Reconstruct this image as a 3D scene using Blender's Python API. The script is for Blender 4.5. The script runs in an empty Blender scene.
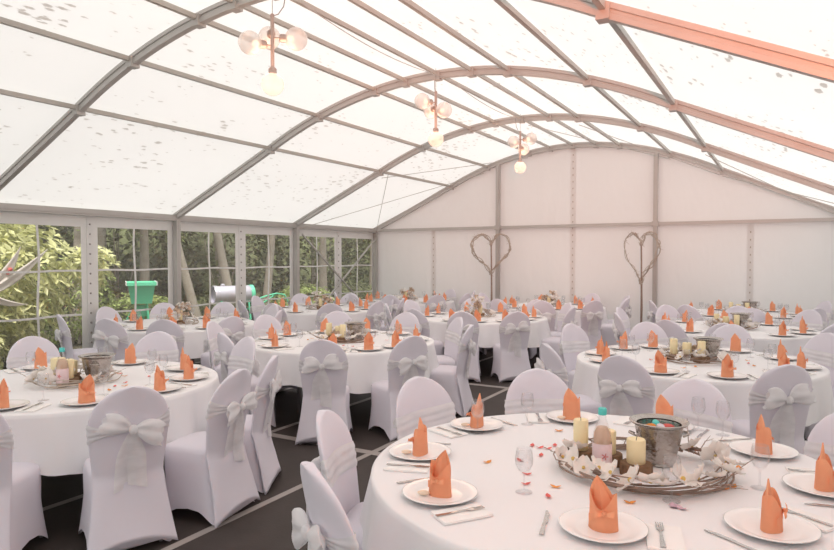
import bpy, math, random
from math import sin, cos, pi, radians as R, sqrt, atan2, hypot
from mathutils import Vector, Matrix, Euler

sc = bpy.context.scene
C = sc.collection
RND = random.Random(7)

# ------------------------------------------------------------------ materials
def new_mat(name):
    m = bpy.data.materials.new(name); m.use_nodes = True
    nt = m.node_tree
    for n in list(nt.nodes): nt.nodes.remove(n)
    out = nt.nodes.new('ShaderNodeOutputMaterial')
    return m, nt, out

def pmat(name, col, rough=0.6, metal=0.0, noise=0.0, nscale=8.0, bump=0.0, bscale=30.0, sheen=0.0, island=0.0, sub=None, spec=0.5, transl=0.0):
    m, nt, out = new_mat(name)
    b = nt.nodes.new('ShaderNodeBsdfPrincipled')
    b.inputs['Base Color'].default_value = (*col, 1); b.inputs['Roughness'].default_value = rough
    b.inputs['Metallic'].default_value = metal; b.inputs['Specular IOR Level'].default_value = spec
    if sheen: b.inputs['Sheen Weight'].default_value = sheen
    tc = nt.nodes.new('ShaderNodeTexCoord')
    colsock = None
    if noise or island:
        mix = nt.nodes.new('ShaderNodeMix'); mix.data_type = 'RGBA'; mix.blend_type = 'MIX'
        lo = tuple(max(0, c*(1-(noise or island))) for c in col); hi = tuple(min(1, c*(1+(noise or island)*0.6)) for c in col)
        mix.inputs['A'].default_value = (*lo, 1); mix.inputs['B'].default_value = (*hi, 1)
        if noise:
            n = nt.nodes.new('ShaderNodeTexNoise'); n.inputs['Scale'].default_value = nscale; n.inputs['Detail'].default_value = 5
            nt.links.new(tc.outputs['Object'], n.inputs['Vector'])
            nt.links.new(n.outputs['Fac'], mix.inputs['Factor'])
        else:
            g = nt.nodes.new('ShaderNodeNewGeometry')
            nt.links.new(g.outputs['Random Per Island'], mix.inputs['Factor'])
        nt.links.new(mix.outputs['Result'], b.inputs['Base Color']); colsock = mix.outputs['Result']
    if bump:
        n2 = nt.nodes.new('ShaderNodeTexNoise'); n2.inputs['Scale'].default_value = bscale; n2.inputs['Detail'].default_value = 4
        nt.links.new(tc.outputs['Object'], n2.inputs['Vector'])
        bp = nt.nodes.new('ShaderNodeBump'); bp.inputs['Strength'].default_value = bump; bp.inputs['Distance'].default_value = 0.02
        nt.links.new(n2.outputs['Fac'], bp.inputs['Height']); nt.links.new(bp.outputs['Normal'], b.inputs['Normal'])
    if transl:
        t = nt.nodes.new('ShaderNodeBsdfTranslucent'); t.inputs['Color'].default_value = (*col, 1)
        if colsock: nt.links.new(colsock, t.inputs['Color'])
        mx = nt.nodes.new('ShaderNodeMixShader'); mx.inputs[0].default_value = transl
        nt.links.new(b.outputs[0], mx.inputs[1]); nt.links.new(t.outputs[0], mx.inputs[2])
        nt.links.new(mx.outputs[0], out.inputs[0])
    else:
        nt.links.new(b.outputs[0], out.inputs[0])
    return m

def glass_mat(name, tint=(1,1,1), gloss=0.10, haze=0.0, rough=0.03):
    m, nt, out = new_mat(name)
    tr = nt.nodes.new('ShaderNodeBsdfTransparent'); tr.inputs[0].default_value = (*tint, 1)
    gl = nt.nodes.new('ShaderNodeBsdfGlossy'); gl.inputs['Roughness'].default_value = rough
    fr = nt.nodes.new('ShaderNodeLayerWeight'); fr.inputs['Blend'].default_value = 0.25
    ml = nt.nodes.new('ShaderNodeMath'); ml.operation = 'MULTIPLY_ADD'; ml.inputs[1].default_value = 0.33; ml.inputs[2].default_value = gloss*0.5
    nt.links.new(fr.outputs['Facing'], ml.inputs[0])
    mx = nt.nodes.new('ShaderNodeMixShader')
    nt.links.new(ml.outputs[0], mx.inputs[0]); nt.links.new(tr.outputs[0], mx.inputs[1]); nt.links.new(gl.outputs[0], mx.inputs[2])
    last = mx.outputs[0]
    if haze:
        d = nt.nodes.new('ShaderNodeBsdfDiffuse'); d.inputs[0].default_value = (0.9,0.88,0.87,1)
        m2 = nt.nodes.new('ShaderNodeMixShader'); m2.inputs[0].default_value = haze
        nt.links.new(last, m2.inputs[1]); nt.links.new(d.outputs[0], m2.inputs[2]); last = m2.outputs[0]
    nt.links.new(last, out.inputs[0])
    return m

def organza_mat():
    m, nt, out = new_mat('organza')
    tr = nt.nodes.new('ShaderNodeBsdfTransparent'); tr.inputs[0].default_value = (0.97,0.96,0.97,1)
    d = nt.nodes.new('ShaderNodeBsdfPrincipled'); d.inputs['Base Color'].default_value = (0.99,0.98,0.99,1); d.inputs['Roughness'].default_value = 0.45
    t = nt.nodes.new('ShaderNodeBsdfTranslucent'); t.inputs[0].default_value = (0.98,0.97,0.98,1)
    a = nt.nodes.new('ShaderNodeMixShader'); a.inputs[0].default_value = 0.4
    nt.links.new(d.outputs[0], a.inputs[1]); nt.links.new(t.outputs[0], a.inputs[2])
    tc = nt.nodes.new('ShaderNodeTexCoord'); w = nt.nodes.new('ShaderNodeTexNoise'); w.inputs['Scale'].default_value = 9
    mp = nt.nodes.new('ShaderNodeMapping'); mp.inputs['Scale'].default_value = (1, 1, 2.5)
    nt.links.new(tc.outputs['Object'], mp.inputs[0]); nt.links.new(mp.outputs[0], w.inputs['Vector'])
    mr = nt.nodes.new('ShaderNodeMapRange'); mr.inputs['From Min'].default_value = 0.35; mr.inputs['From Max'].default_value = 0.65
    mr.inputs['To Min'].default_value = 0.88; mr.inputs['To Max'].default_value = 0.98
    nt.links.new(w.outputs['Fac'], mr.inputs['Value'])
    mx = nt.nodes.new('ShaderNodeMixShader')
    nt.links.new(mr.outputs[0], mx.inputs[0]); nt.links.new(tr.outputs[0], mx.inputs[1]); nt.links.new(a.outputs[0], mx.inputs[2])
    nt.links.new(mx.outputs[0], out.inputs[0])
    return m

def membrane_mat():
    """white roof tarpaulin, lets daylight through; leaves and dirt lying on it show as small marks"""
    m, nt, out = new_mat('tent_membrane')
    tc = nt.nodes.new('ShaderNodeTexCoord')
    mp = nt.nodes.new('ShaderNodeMapping'); mp.inputs['Scale'].default_value = (14, 5.0, 1.0); mp.inputs['Rotation'].default_value = (0,0,0.5)
    nt.links.new(tc.outputs['Object'], mp.inputs[0])
    vo = nt.nodes.new('ShaderNodeTexVoronoi'); vo.inputs['Scale'].default_value = 1.0; vo.inputs['Randomness'].default_value = 1
    nz = nt.nodes.new('ShaderNodeTexNoise'); nz.inputs['Scale'].default_value = 3.0; nz.inputs['Detail'].default_value = 2
    va = nt.nodes.new('ShaderNodeVectorMath'); va.operation = 'MULTIPLY_ADD'; va.inputs[1].default_value = (0.5,0.5,0.5)
    nt.links.new(mp.outputs[0], nz.inputs['Vector'])
    nt.links.new(nz.outputs['Color'], va.inputs[0]); nt.links.new(mp.outputs[0], va.inputs[2])
    nt.links.new(va.outputs[0], vo.inputs['Vector'])
    cl = nt.nodes.new('ShaderNodeTexNoise'); cl.inputs['Scale'].default_value = 0.9; cl.inputs['Detail'].default_value = 3
    nt.links.new(tc.outputs['Object'], cl.inputs['Vector'])
    th = nt.nodes.new('ShaderNodeMapRange'); th.inputs['From Min'].default_value = 0.36; th.inputs['From Max'].default_value = 0.68
    th.inputs['To Min'].default_value = 0.0; th.inputs['To Max'].default_value = 0.36
    nt.links.new(cl.outputs['Fac'], th.inputs['Value'])
    sub = nt.nodes.new('ShaderNodeMath'); sub.operation = 'SUBTRACT'
    nt.links.new(th.outputs[0], sub.inputs[0]); nt.links.new(vo.outputs['Distance'], sub.inputs[1])
    spot = nt.nodes.new('ShaderNodeMapRange'); spot.inputs['From Min'].default_value = 0.0; spot.inputs['From Max'].default_value = 0.07
    nt.links.new(sub.outputs[0], spot.inputs['Value'])
    # broad faint mottling
    bm = nt.nodes.new('ShaderNodeTexNoise'); bm.inputs['Scale'].default_value = 0.5; bm.inputs['Detail'].default_value = 4
    nt.links.new(tc.outputs['Object'], bm.inputs['Vector'])
    base = nt.nodes.new('ShaderNodeMix'); base.data_type = 'RGBA'
    base.inputs['A'].default_value = (0.93,0.925,0.91,1); base.inputs['B'].default_value = (0.99,0.985,0.975,1)
    nt.links.new(bm.outputs['Fac'], base.inputs['Factor'])
    dk = nt.nodes.new('ShaderNodeMix'); dk.data_type = 'RGBA'; dk.inputs['B'].default_value = (0.38,0.34,0.30,1)
    fm = nt.nodes.new('ShaderNodeMath'); fm.operation = 'MULTIPLY'; fm.inputs[1].default_value = 0.9
    nt.links.new(spot.outputs[0], fm.inputs[0]); nt.links.new(fm.outputs[0], dk.inputs['Factor'])
    nt.links.new(base.outputs['Result'], dk.inputs['A'])
    t = nt.nodes.new('ShaderNodeBsdfTranslucent'); nt.links.new(dk.outputs['Result'], t.inputs[0])
    d = nt.nodes.new('ShaderNodeBsdfDiffuse'); d.inputs[0].default_value = (0.92,0.91,0.90,1)
    mx = nt.nodes.new('ShaderNodeMixShader'); mx.inputs[0].default_value = 0.365
    nt.links.new(d.outputs[0], mx.inputs[1]); nt.links.new(t.outputs[0], mx.inputs[2])
    nt.links.new(mx.outputs[0], out.inputs[0])
    return m

def wall_fabric(name, col, tl):
    m, nt, out = new_mat(name)
    tc = nt.nodes.new('ShaderNodeTexCoord')
    mp = nt.nodes.new('ShaderNodeMapping'); mp.inputs['Scale'].default_value = (1.2,1.2,0.5)
    n = nt.nodes.new('ShaderNodeTexNoise'); n.inputs['Scale'].default_value = 1.4; n.inputs['Detail'].default_value = 3
    nt.links.new(tc.outputs['Object'], mp.inputs[0]); nt.links.new(mp.outputs[0], n.inputs['Vector'])
    bp = nt.nodes.new('ShaderNodeBump'); bp.inputs['Strength'].default_value = 0.5; bp.inputs['Distance'].default_value = 0.12
    nt.links.new(n.outputs['Fac'], bp.inputs['Height'])
    d = nt.nodes.new('ShaderNodeBsdfDiffuse'); d.inputs[0].default_value = (*col,1); nt.links.new(bp.outputs[0], d.inputs['Normal'])
    t = nt.nodes.new('ShaderNodeBsdfTranslucent'); t.inputs[0].default_value = (*col,1)
    mx = nt.nodes.new('ShaderNodeMixShader'); mx.inputs[0].default_value = tl
    nt.links.new(d.outputs[0], mx.inputs[1]); nt.links.new(t.outputs[0], mx.inputs[2])
    nt.links.new(mx.outputs[0], out.inputs[0])
    return m

M = dict(
    membrane=membrane_mat(),
    wallfab=wall_fabric('tent_wall_fabric', (0.86,0.835,0.82), 0.16),
    vinyl=wall_fabric('white_vinyl', (0.88,0.87,0.86), 0.25),
    alu=pmat('aluminium_profile', (0.50,0.48,0.46), 0.45, 0.2, noise=0.12, nscale=3),
    aludark=pmat('purlin_metal', (0.50,0.475,0.44), 0.5, 0.2, noise=0.12, nscale=4),
    steel=pmat('dark_steel', (0.13,0.12,0.12), 0.5, 0.6),
    floor=pmat('floor_board', (0.058,0.046,0.042), 0.6, noise=0.25, nscale=6, bump=0.05, bscale=60, spec=0.3),
    strip=pmat('floor_strip', (0.42,0.38,0.36), 0.5, 0.2, noise=0.15, nscale=6),
    chair=pmat('stretch_cover', (0.82,0.785,0.865), 0.72, bump=0.06, bscale=9, sheen=0.1, transl=0.06),
    frame=pmat('chair_frame_metal', (0.25,0.24,0.25), 0.4, 0.7),
    organza=organza_mat(),
    cloth=pmat('table_linen', (0.94,0.93,0.95), 0.7, bump=0.10, bscale=5, transl=0.08),
    porcelain=pmat('porcelain', (0.90,0.885,0.885), 0.18),
    orange=pmat('orange_napkin', (1.0,0.47,0.27), 0.75, noise=0.08, nscale=30, transl=0.3),
    glass=glass_mat('clear_glass', (0.975,0.975,0.98), 0.10),
    pane=glass_mat('clear_pvc', (0.95,0.95,0.94), 0.04, haze=0.08),
    bulbglass=glass_mat('smoky_globe', (0.97,0.955,0.945), 0.12, haze=0.38),
    cutlery=pmat('cutlery_steel', (0.52,0.50,0.49), 0.25, 0.95),
    paper=pmat('white_paper', (0.92,0.90,0.89), 0.8),
    twig=pmat('twig_bark', (0.36,0.26,0.21), 0.85, noise=0.45, nscale=25),
    palewood=pmat('pale_driftwood', (0.52,0.44,0.37), 0.85, noise=0.35, nscale=18),
    petal=pmat('cream_petal', (0.93,0.88,0.84), 0.6, island=0.06, transl=0.2),
    driedflower=pmat('dried_flower', (0.72,0.55,0.42), 0.8, island=0.35, transl=0.1),
    stamen=pmat('stamen', (0.70,0.50,0.16), 0.8),
    candle=pmat('candle_wax', (0.93,0.80,0.50), 0.5, noise=0.05, nscale=10),
    wick=pmat('wick', (0.05,0.04,0.03), 0.9),
    slice_=pmat('bark_ring', (0.23,0.135,0.075), 0.85, noise=0.5, nscale=30, bump=0.5, bscale=60),
    bucket=pmat('hammered_silver', (0.50,0.46,0.43), 0.27, 0.95, noise=0.45, nscale=18, bump=0.5, bscale=22),
    teal=pmat('teal_cap', (0.10,0.62,0.58), 0.4),
    label=pmat('pink_label', (0.85,0.66,0.68), 0.5, noise=0.12, nscale=25),
    juice=pmat('peach_drink', (0.90,0.70,0.55), 0.2, transl=0.5),
    rose=pmat('rose_red', (0.80,0.16,0.14), 0.6, island=0.3, transl=0.2),
    orangepetal=pmat('orange_petal', (0.90,0.34,0.07), 0.6, island=0.3, transl=0.2),
    lilac=pmat('lilac_petal', (0.62,0.42,0.50), 0.6, island=0.3),
    biscuit=pmat('biscuit', (0.86,0.70,0.55), 0.7),
    brass=pmat('rose_brown_metal', (0.50,0.38,0.34), 0.4, 0.6),
    cable=pmat('grey_cable', (0.30,0.27,0.26), 0.6),
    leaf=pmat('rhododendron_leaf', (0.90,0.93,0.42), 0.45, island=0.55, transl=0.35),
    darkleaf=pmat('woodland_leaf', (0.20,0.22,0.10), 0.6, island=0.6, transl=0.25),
    midleaf=pmat('mid_green_leaf', (0.42,0.50,0.18), 0.55, island=0.55, transl=0.35),  # lighter green foliage, tone varies from leaf to leaf
    trunk=pmat('tree_bark', (0.38,0.33,0.27), 0.9, noise=0.35, nscale=5, bump=0.6, bscale=12),
    bounce=pmat('pale_bounce_ground', (0.62,0.60,0.57), 0.9, noise=0.1, nscale=2),  # made pale to bounce daylight into the tent
    sidefab=wall_fabric('translucent_side_fabric', (0.92,0.90,0.885), 0.5),  # side wall out of view, translucency raised to brighten the interior
    bank=pmat('bank_undergrowth', (0.15,0.17,0.075), 0.95, noise=0.75, nscale=1.6, bump=1.0, bscale=4),
    soil=pmat('woodland_soil', (0.10,0.085,0.05), 0.95, noise=0.5, nscale=3),
    green=pmat('green_plastic', (0.16,0.75,0.46), 0.4, noise=0.06, nscale=4),
    tank=pmat('silver_drum', (0.68,0.66,0.74), 0.3, 0.4, noise=0.1, nscale=3),
    rubber=pmat('black_rubber', (0.03,0.03,0.03), 0.8),
    canvas=pmat('cream_canvas', (0.80,0.74,0.68), 0.8, noise=0.08, nscale=6, transl=0.2),
)

# ------------------------------------------------------------------ mesh helper
class MB:
    def __init__(s): s.v = []; s.f = []
    def add(s, vs, fs):
        o = len(s.v); s.v += [tuple(p) for p in vs]; s.f += [tuple(i+o for i in f) for f in fs]
    def box(s, x0,x1,y0,y1,z0,z1):
        s.add([(x0,y0,z0),(x1,y0,z0),(x1,y1,z0),(x0,y1,z0),(x0,y0,z1),(x1,y0,z1),(x1,y1,z1),(x0,y1,z1)],
              [(3,2,1,0),(4,5,6,7),(0,1,5,4),(1,2,6,5),(2,3,7,6),(3,0,4,7)])
    def loft(s, rings, cap0=True, cap1=True, closed=True):
        n = len(rings[0]); vs = [p for r in rings for p in r]; fs = []
        m = n if closed else n-1
        for i in range(len(rings)-1):
            for j in range(m):
                a=i*n+j; b=i*n+(j+1)%n
                fs.append((a,b,b+n,a+n))
        if cap0: fs.append(tuple(reversed(range(n))))
        if cap1: fs.append(tuple(range((len(rings)-1)*n, len(rings)*n)))
        s.add(vs, fs)
    def lathe(s, prof, n=24, c=(0,0,0), cap0=True, cap1=True):
        s.loft([[(c[0]+r*cos(2*pi*k/n), c[1]+r*sin(2*pi*k/n), c[2]+z) for k in range(n)] for r,z in prof], cap0, cap1)
    def tube(s, pts, rad, n=6):
        pts = [Vector(p) for p in pts]
        if not hasattr(rad,'__len__'): rad = [rad]*len(pts)
        rings = []
        t = (pts[1]-pts[0]).normalized(); up = Vector((0,0,1)) if abs(t.z)<0.9 else Vector((1,0,0))
        u = t.cross(up).normalized()
        for i,p in enumerate(pts):
            t = (pts[min(i+1,len(pts)-1)]-pts[max(i-1,0)]).normalized()
            u = (u - t*u.dot(t)); u = u.normalized() if u.length>1e-6 else t.orthogonal().normalized()
            w = t.cross(u)
            rings.append([tuple(p + (u*cos(2*pi*k/n)+w*sin(2*pi*k/n))*rad[i]) for k in range(n)])
        s.loft(rings)
    def grid(s, fn, nu, nv):
        vs = [fn(i/nu, j/nv) for i in range(nu+1) for j in range(nv+1)]
        fs = [(i*(nv+1)+j, (i+1)*(nv+1)+j, (i+1)*(nv+1)+j+1, i*(nv+1)+j+1) for i in range(nu) for j in range(nv)]
        s.add(vs, fs)
    def ball(s, c, r, nu=12, nv=8, sx=1, sy=1, sz=1):
        rings = []
        for i in range(1,nv):
            th = pi*i/nv
            rings.append([(c[0]+sx*r*sin(th)*cos(2*pi*k/nu), c[1]+sy*r*sin(th)*sin(2*pi*k/nu), c[2]-sz*r*cos(th)) for k in range(nu)])
        s.loft(rings)
    def xf(s, mat): s.v = [tuple(mat @ Vector(p)) for p in s.v]; return s
    def mesh(s, name, mat, smooth=True, ang=40):
        me = bpy.data.meshes.new(name); me.from_pydata(s.v, [], s.f); me.update()
        if smooth:
            me.polygons.foreach_set('use_smooth', [True]*len(me.polygons))
            if ang: me.set_sharp_from_angle(angle=R(ang))
        me.materials.append(mat)
        return me
    def build(s, name, mat, parent=None, smooth=True, ang=40):
        o = bpy.data.objects.new(name, s.mesh(name, mat, smooth, ang)); C.objects.link(o)
        if parent: o.parent = parent
        return o

def part(name, me, parent, loc=(0,0,0), rot=(0,0,0)):
    o = bpy.data.objects.new(name, me); C.objects.link(o); o.parent = parent; o.location = loc; o.rotation_euler = rot
    return o
def tag(o, label, cat, group=None, kind=None):
    if label: o['label'] = label
    if cat: o['category'] = cat
    if group: o['group'] = group
    if kind: o['kind'] = kind
    return o
def thing(name, label, cat, loc=(0,0,0), rz=0, group=None):
    o = bpy.data.objects.new(name, None); C.objects.link(o); o.empty_display_size = 0.1
    o.location = loc; o.rotation_euler = (0,0,rz)
    return tag(o, label, cat, group)
KIDS = {}
def copy_tree(src, parent=None):
    c = src.copy(); C.objects.link(c); c.parent = parent
    for ch in KIDS.get(src.name, list(src.children)): copy_tree(ch, c)
    return c
def cloned(proto, used, loc, rz, label, cat=None, group=None, name=None):
    """first call uses the prototype itself, later ones a copy"""
    o = proto if proto.name not in used else copy_tree(proto)
    used.add(proto.name)
    o.location = loc; o.rotation_euler = (0,0,rz); o['label'] = label
    if group: o['group'] = group
    return o
USED = set()
def light(name, kind, loc, rot, energy, col, **kw):
    l = bpy.data.lights.new(name, kind); l.energy = energy; l.color = col
    for k,v in kw.items(): setattr(l, k, v)
    ob = bpy.data.objects.new(name, l); C.objects.link(ob); ob.location = loc; ob.rotation_euler = rot
    return ob
def struct(o): o['kind'] = 'structure'; return o

# ------------------------------------------------------------------ frame of reference
YAW = R(29.8); H = 1.70
def cam2w(r, d): return (r*cos(YAW)-d*sin(YAW), r*sin(YAW)+d*cos(YAW))
def w2cam(x, y): return (x*cos(YAW)+y*sin(YAW), -x*sin(YAW)+y*cos(YAW))
XL, XR = -8.915, 1.085
XC = (XL+XR)/2; YB = 13.45; YF = -4.8
FR = [YB, 10.40, 7.37, 4.34, 1.31, -1.72, YF]
def rz_(o):
    a = abs(o)
    return 2.36+(5-a)*0.4535 if a > 2.85 else 4.045-0.0875*a*a

# ------------------------------------------------------------------ setting
mb = MB(); mb.box(XL, XR, YF, YB, -0.1, 0); struct(mb.build('floor', M['floor'], smooth=False))
tn = [0]
def trim(mb, mat, smooth=True):
    tn[0] += 1
    return struct(mb.build('trim_%d' % tn[0], mat, smooth=smooth))
for y in (1.45, 4.62, 7.8, 10.95):
    mb = MB(); mb.box(XL+.02, XR-.02, y-.045, y+.045, 0.0005, 0.004); trim(mb, M['strip'], False)
for x in (-8.2,-5.55,-4.32, -3.1, -0.65):
    mb = MB(); mb.box(x-.028, x+.028, YF+.02, YB-.02, 0.001, 0.0035); trim(mb, M['strip'], False)

# roof membrane with a slight sag between purlins
offs = [-5,-2.85,-1.93,-.96,-.48,0,.48,.96,1.93,2.85,5]
def roofpt(u, v):
    o = -5.05+10.1*u; y = YF+(YB+.03-YF)*v
    s = 0
    for a,b in zip(offs, offs[1:]):
        if a <= o <= b:
            w = (o-a)/(b-a); s = (0.05 if b-a > 2 else .02)*sin(pi*w)
    for a,b in zip(FR[1:], FR):
        if a <= y <= b:
            s *= max(0,sin(pi*(y-a)/(b-a)))**.6 if b>a else 0
    return (XC+o, y, rz_(o)+0.06-s*0.8)
mb = MB(); mb.grid(roofpt, 120, 72)
struct(mb.build('ceiling', M['membrane'], ang=0))

# arched frames: aluminium profile with a groove along each side
def arch(y, w=.062, h=.105):
    prof = [(-w/2,-h/2),(w/2,-h/2),(w/2,-h/6),(w/2-.012,-h/8),(w/2-.012,h/8),(w/2,h/6),(w/2,h/2),(-w/2,h/2),(-w/2,h/6),(-w/2+.012,h/8),(-w/2+.012,-h/8),(-w/2,-h/6)]
    rings = []; N = 60
    for i in range(N+1):
        o = -4.97+9.94*i/N; e=.02
        dz = (rz_(o+e)-rz_(o-e))/(2*e); n = Vector((-dz,0,1)).normalized()
        p = Vector((XC+o, y, rz_(o)-.01))
        rings.append([tuple(p + Vector((0,a,0)) + n*b) for a,b in prof])
    mb = MB(); mb.loft(rings)
    # connector brackets where purlins meet
    for o in offs[1:-1]:
        z = rz_(o)-.02
        mb.box(XC+o-.045, XC+o+.045, y-.05, y+.05, z-.06, z+.045)
    trim(mb, M['alu'], False)
for y in FR[:-1]:
    arch(y if y != YB else YB-.05)
for o in offs[1:-1]:
    for a,b in zip(FR[1:], FR):
        if b < 1: continue
        mb = MB(); z = rz_(o)-.005
        hw = .021 if abs(o) > .5 else .016
        mb.box(XC+o-hw, XC+o+hw, a+.03, b-.03, z-.018, z+.028); trim(mb, M['aludark'], False)
# eave beams
for x,s in ((XL+.05,1),(XR-.05,-1)):
    mb = MB(); mb.box(x-.05, x+.05, YF, YB, 2.30, 2.40)
    mb.box(x-.062 if s<0 else x+.05, x-.05 if s<0 else x+.062, YF, YB, 2.33, 2.345)
    trim(mb, M['alu'], False)
# side posts
for y in FR[:-1]:
    for x in (XL+.07, XR-.07):
        yy = y if y != YB else YB-.07
        mb = MB(); mb.box(x-.05, x+.05, yy-.04, yy+.04, 0, 2.31)
        mb.box(x-.055, x-.03, yy-.012, yy+.012, 0.02, 2.3); mb.box(x+.03, x+.055, yy-.012, yy+.012, .02, 2.3)
        mb.box(x-.09, x+.09, yy-.09, yy+.09, 0, .012)
        trim(mb, M['alu'], False)
# X brace in the last bay by the windows and roof wires
mb = MB(); mb.tube([(XL+.16,10.48,2.17),(XL+.16,13.30,.15)], .021, 8); trim(mb, M['alu'])
mb = MB(); mb.tube([(XL+.12,13.33,2.17),(XL+.12,10.48,.15)], .021, 8); trim(mb, M['alu'])
def wire(a, b, r=.006):
    mb = MB(); mb.tube([a,b], r, 5); trim(mb, M['aludark'])
def rp(o, y, dz=-.12): return (XC+o, y, rz_(o)+dz)
wire(rp(-2.85,10.45), rp(-.96,13.35)); wire(rp(-2.7,10.45), rp(-4.9,13.35)); wire(rp(-4.9,10.45), rp(-2.0,13.35))
wire(rp(2.85,10.45), rp(4.9,13.35)); wire(rp(4.9,10.45), rp(2.85,13.35)); wire(rp(.96,10.45), rp(2.8,13.35)); wire(rp(0.1,10.45),rp(1.93,13.35))
# supply cable slung along the ridge
mb = MB(); pts = []
for k in range(60):
    t = k/59; y = 1.4+t*9; ph = ((y-1.31)/3.03)%1
    pts.append((XC+.14, y, rz_(0)-.07-.10*sin(pi*ph)))
mb.tube(pts, .0045, 5); trim(mb, M['alu'])

# gable wall: fabric panels, rail, two posts, laced seams
mb = MB()
def gab(u, v):
    o = -5+10*u; return (XC+o, YB+.0, (rz_(o)+.06)*v)
mb.grid(gab, 60, 20); struct(mb.build('wall_back', M['wallfab'], ang=0))
# the front gable behind the camera is left open to let more daylight in: only its top triangle is closed
mb = MB()
mb.grid(lambda u,v: (XC-5+10*u, YF, 2.36+(rz_(-5+10*u)+.06-2.36)*v), 40, 8); struct(mb.build('wall_front', M['wallfab'], ang=0))
mb = MB(); mb.box(XL+.1, XR-.1, YB-.10, YB-.04, 2.32, 2.385); trim(mb, M['alu'], False)
for o in (-1.667, 1.667):
    mb = MB(); mb.box(XC+o-.04, XC+o+.04, YB-.12, YB-.03, 0, rz_(o)-.05); mb.box(XC+o-.018, XC+o+.018, YB-.128, YB-.12, 0, rz_(o)-.06)
    mb.box(XC+o-.06, XC+o+.06, YB-.14, YB-.02, 2.30, 2.40)
    trim(mb, M['alu'], False)
for o, zt in ((-3.333,2.25),(0,3.95),(3.333,2.25)):
    mb = MB(); z = .2
    mb.box(XC+o-.05, XC+o+.05, YB-.012, YB-.006, 0.02, zt+.05)
    st = struct(mb.build('trim_%d' % (tn[0]+1), M['wallfab'], smooth=False)); tn[0] += 1
    lm = MB()
    while z < zt:
        lm.ball((XC+o, YB-.018, z), .009, 8, 5, sz=2.2); z += .14
    l = lm.build('lacing', M['palewood'], st)

# left wall: white vinyl surround with clear panes
wn = 0
seam = []
for a,b in zip(FR[1:], FR): seam.append((a,(a+b)/2)); seam.append(((a+b)/2,b))
mbw = MB()
mbw.box(XL-.004, XL+.004, YF, YB, 2.14, 2.36)
mbw.box(XL-.004, XL+.004, YF, YB, 0, .22)
for a,b in seam:
    ma = .13; mbx = .13
    mbw.box(XL-.004, XL+.004, a, a+ma, .22, 2.14); mbw.box(XL-.004, XL+.004, b-mbx, b, .22, 2.14)
struct(mbw.build('wall_left', M['vinyl'], smooth=False))
wr = random.Random(4)
for a,b in seam:
    if b < 2.5: 
        mb = MB(); mb.box(XL-.002, XL+.002, a+.13, b-.13, .22, 2.14); wn += 1
        struct(mb.build('window_%d' % wn, M['vinyl'], smooth=False)); continue
    wn += 1
    y0, y1 = a+.13, b-.13
    ph = wr.random()*6
    mb = MB(); mb.grid(lambda u,v: (XL+.012*sin(7*u+ph)*sin(pi*v)*sin(pi*u), y0+(y1-y0)*u, .22+1.92*v), 16, 12)
    w = struct(mb.build('window_%d' % wn, M['pane'], ang=0))
    mm = MB(); yc = (y0+y1)/2
    mm.loft([[(XL+.006*s_, yc+dy+.014*sin(4.5*z+ph), z) for s_,dy in ((-1,-.014),(1,-.014),(1,.014),(-1,.014))] for z in [.22+1.92*k/24 for k in range(25)]])
    mm.build('muntin', M['vinyl'], w, smooth=False)
    for z in (.86, 1.5):
        mm = MB(); mm.loft([[(XL+.007*s_, y, z+dz+.006*sin(6*y+ph)) for s_,dz in ((-1,-.014),(1,-.014),(1,.014),(-1,.014))] for y in [y0+(y1-y0)*k/20 for k in range(21)]])
        mm.build('muntin', M['vinyl'], w, smooth=False)
# laced seams between window panels (midway between posts)
for a,b in zip(FR[1:], FR):
    if b < 4: continue
    y = (a+b)/2; mb = MB(); mb.box(XL+.005, XL+.014, y-.05, y+.05, .05, 2.30); z=.15
    tn[0] += 1; st = struct(mb.build('trim_%d' % tn[0], M['vinyl'], smooth=False)); lm = MB()
    while z < 2.3: lm.ball((XL+.017, y, z), .014, 8, 5, sz=1.1); z += .145
    lm.build('lacing', M['strip'], st)
mb = MB(); mb.box(XR, XR+.006, YF, YB, 0, 2.4); struct(mb.build('wall_right', M['sidefab'], smooth=False))

# ------------------------------------------------------------------ chair
def sgnp(v, p): return math.copysign(abs(v)**p, v)
def back_hw(z):
    if z < .40:
        return .196+.056*body_fl(z)**1.6
    if z < .74:
        t = (z-.40)/.34; t = max(0,min(1,t)); return .196 + (.222-.196)*t*t*(3-2*t)
    t = (z-.74)/.222; return .222*sqrt(max(0,1-t*t))
def body_fl(z): return 1-min(1,max(0,z)/.46)
def back_y(z):
    s = max(0,(z-.40)/.56); b = -.200-.10*s**1.15
    if z < .42:
        f = body_fl(z); b = (-.012-.035*f)-(.205+.05*f**1.6+.01)+.021
    return b
def back_pt(z, psi, off=0, th=.023):
    hw = back_hw(z)+off
    x = hw*sgnp(cos(psi), .75); y = (th+off)*sgnp(sin(psi), .8)
    y += .045*(x/.222)**2*min(1,max(.25,(z-.1)/.35))
    lift = .075*(1-min(1,abs(x/hw))**2.2)*max(0,1-z/.22)
    return (x, back_y(z)+y, z+lift)
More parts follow.
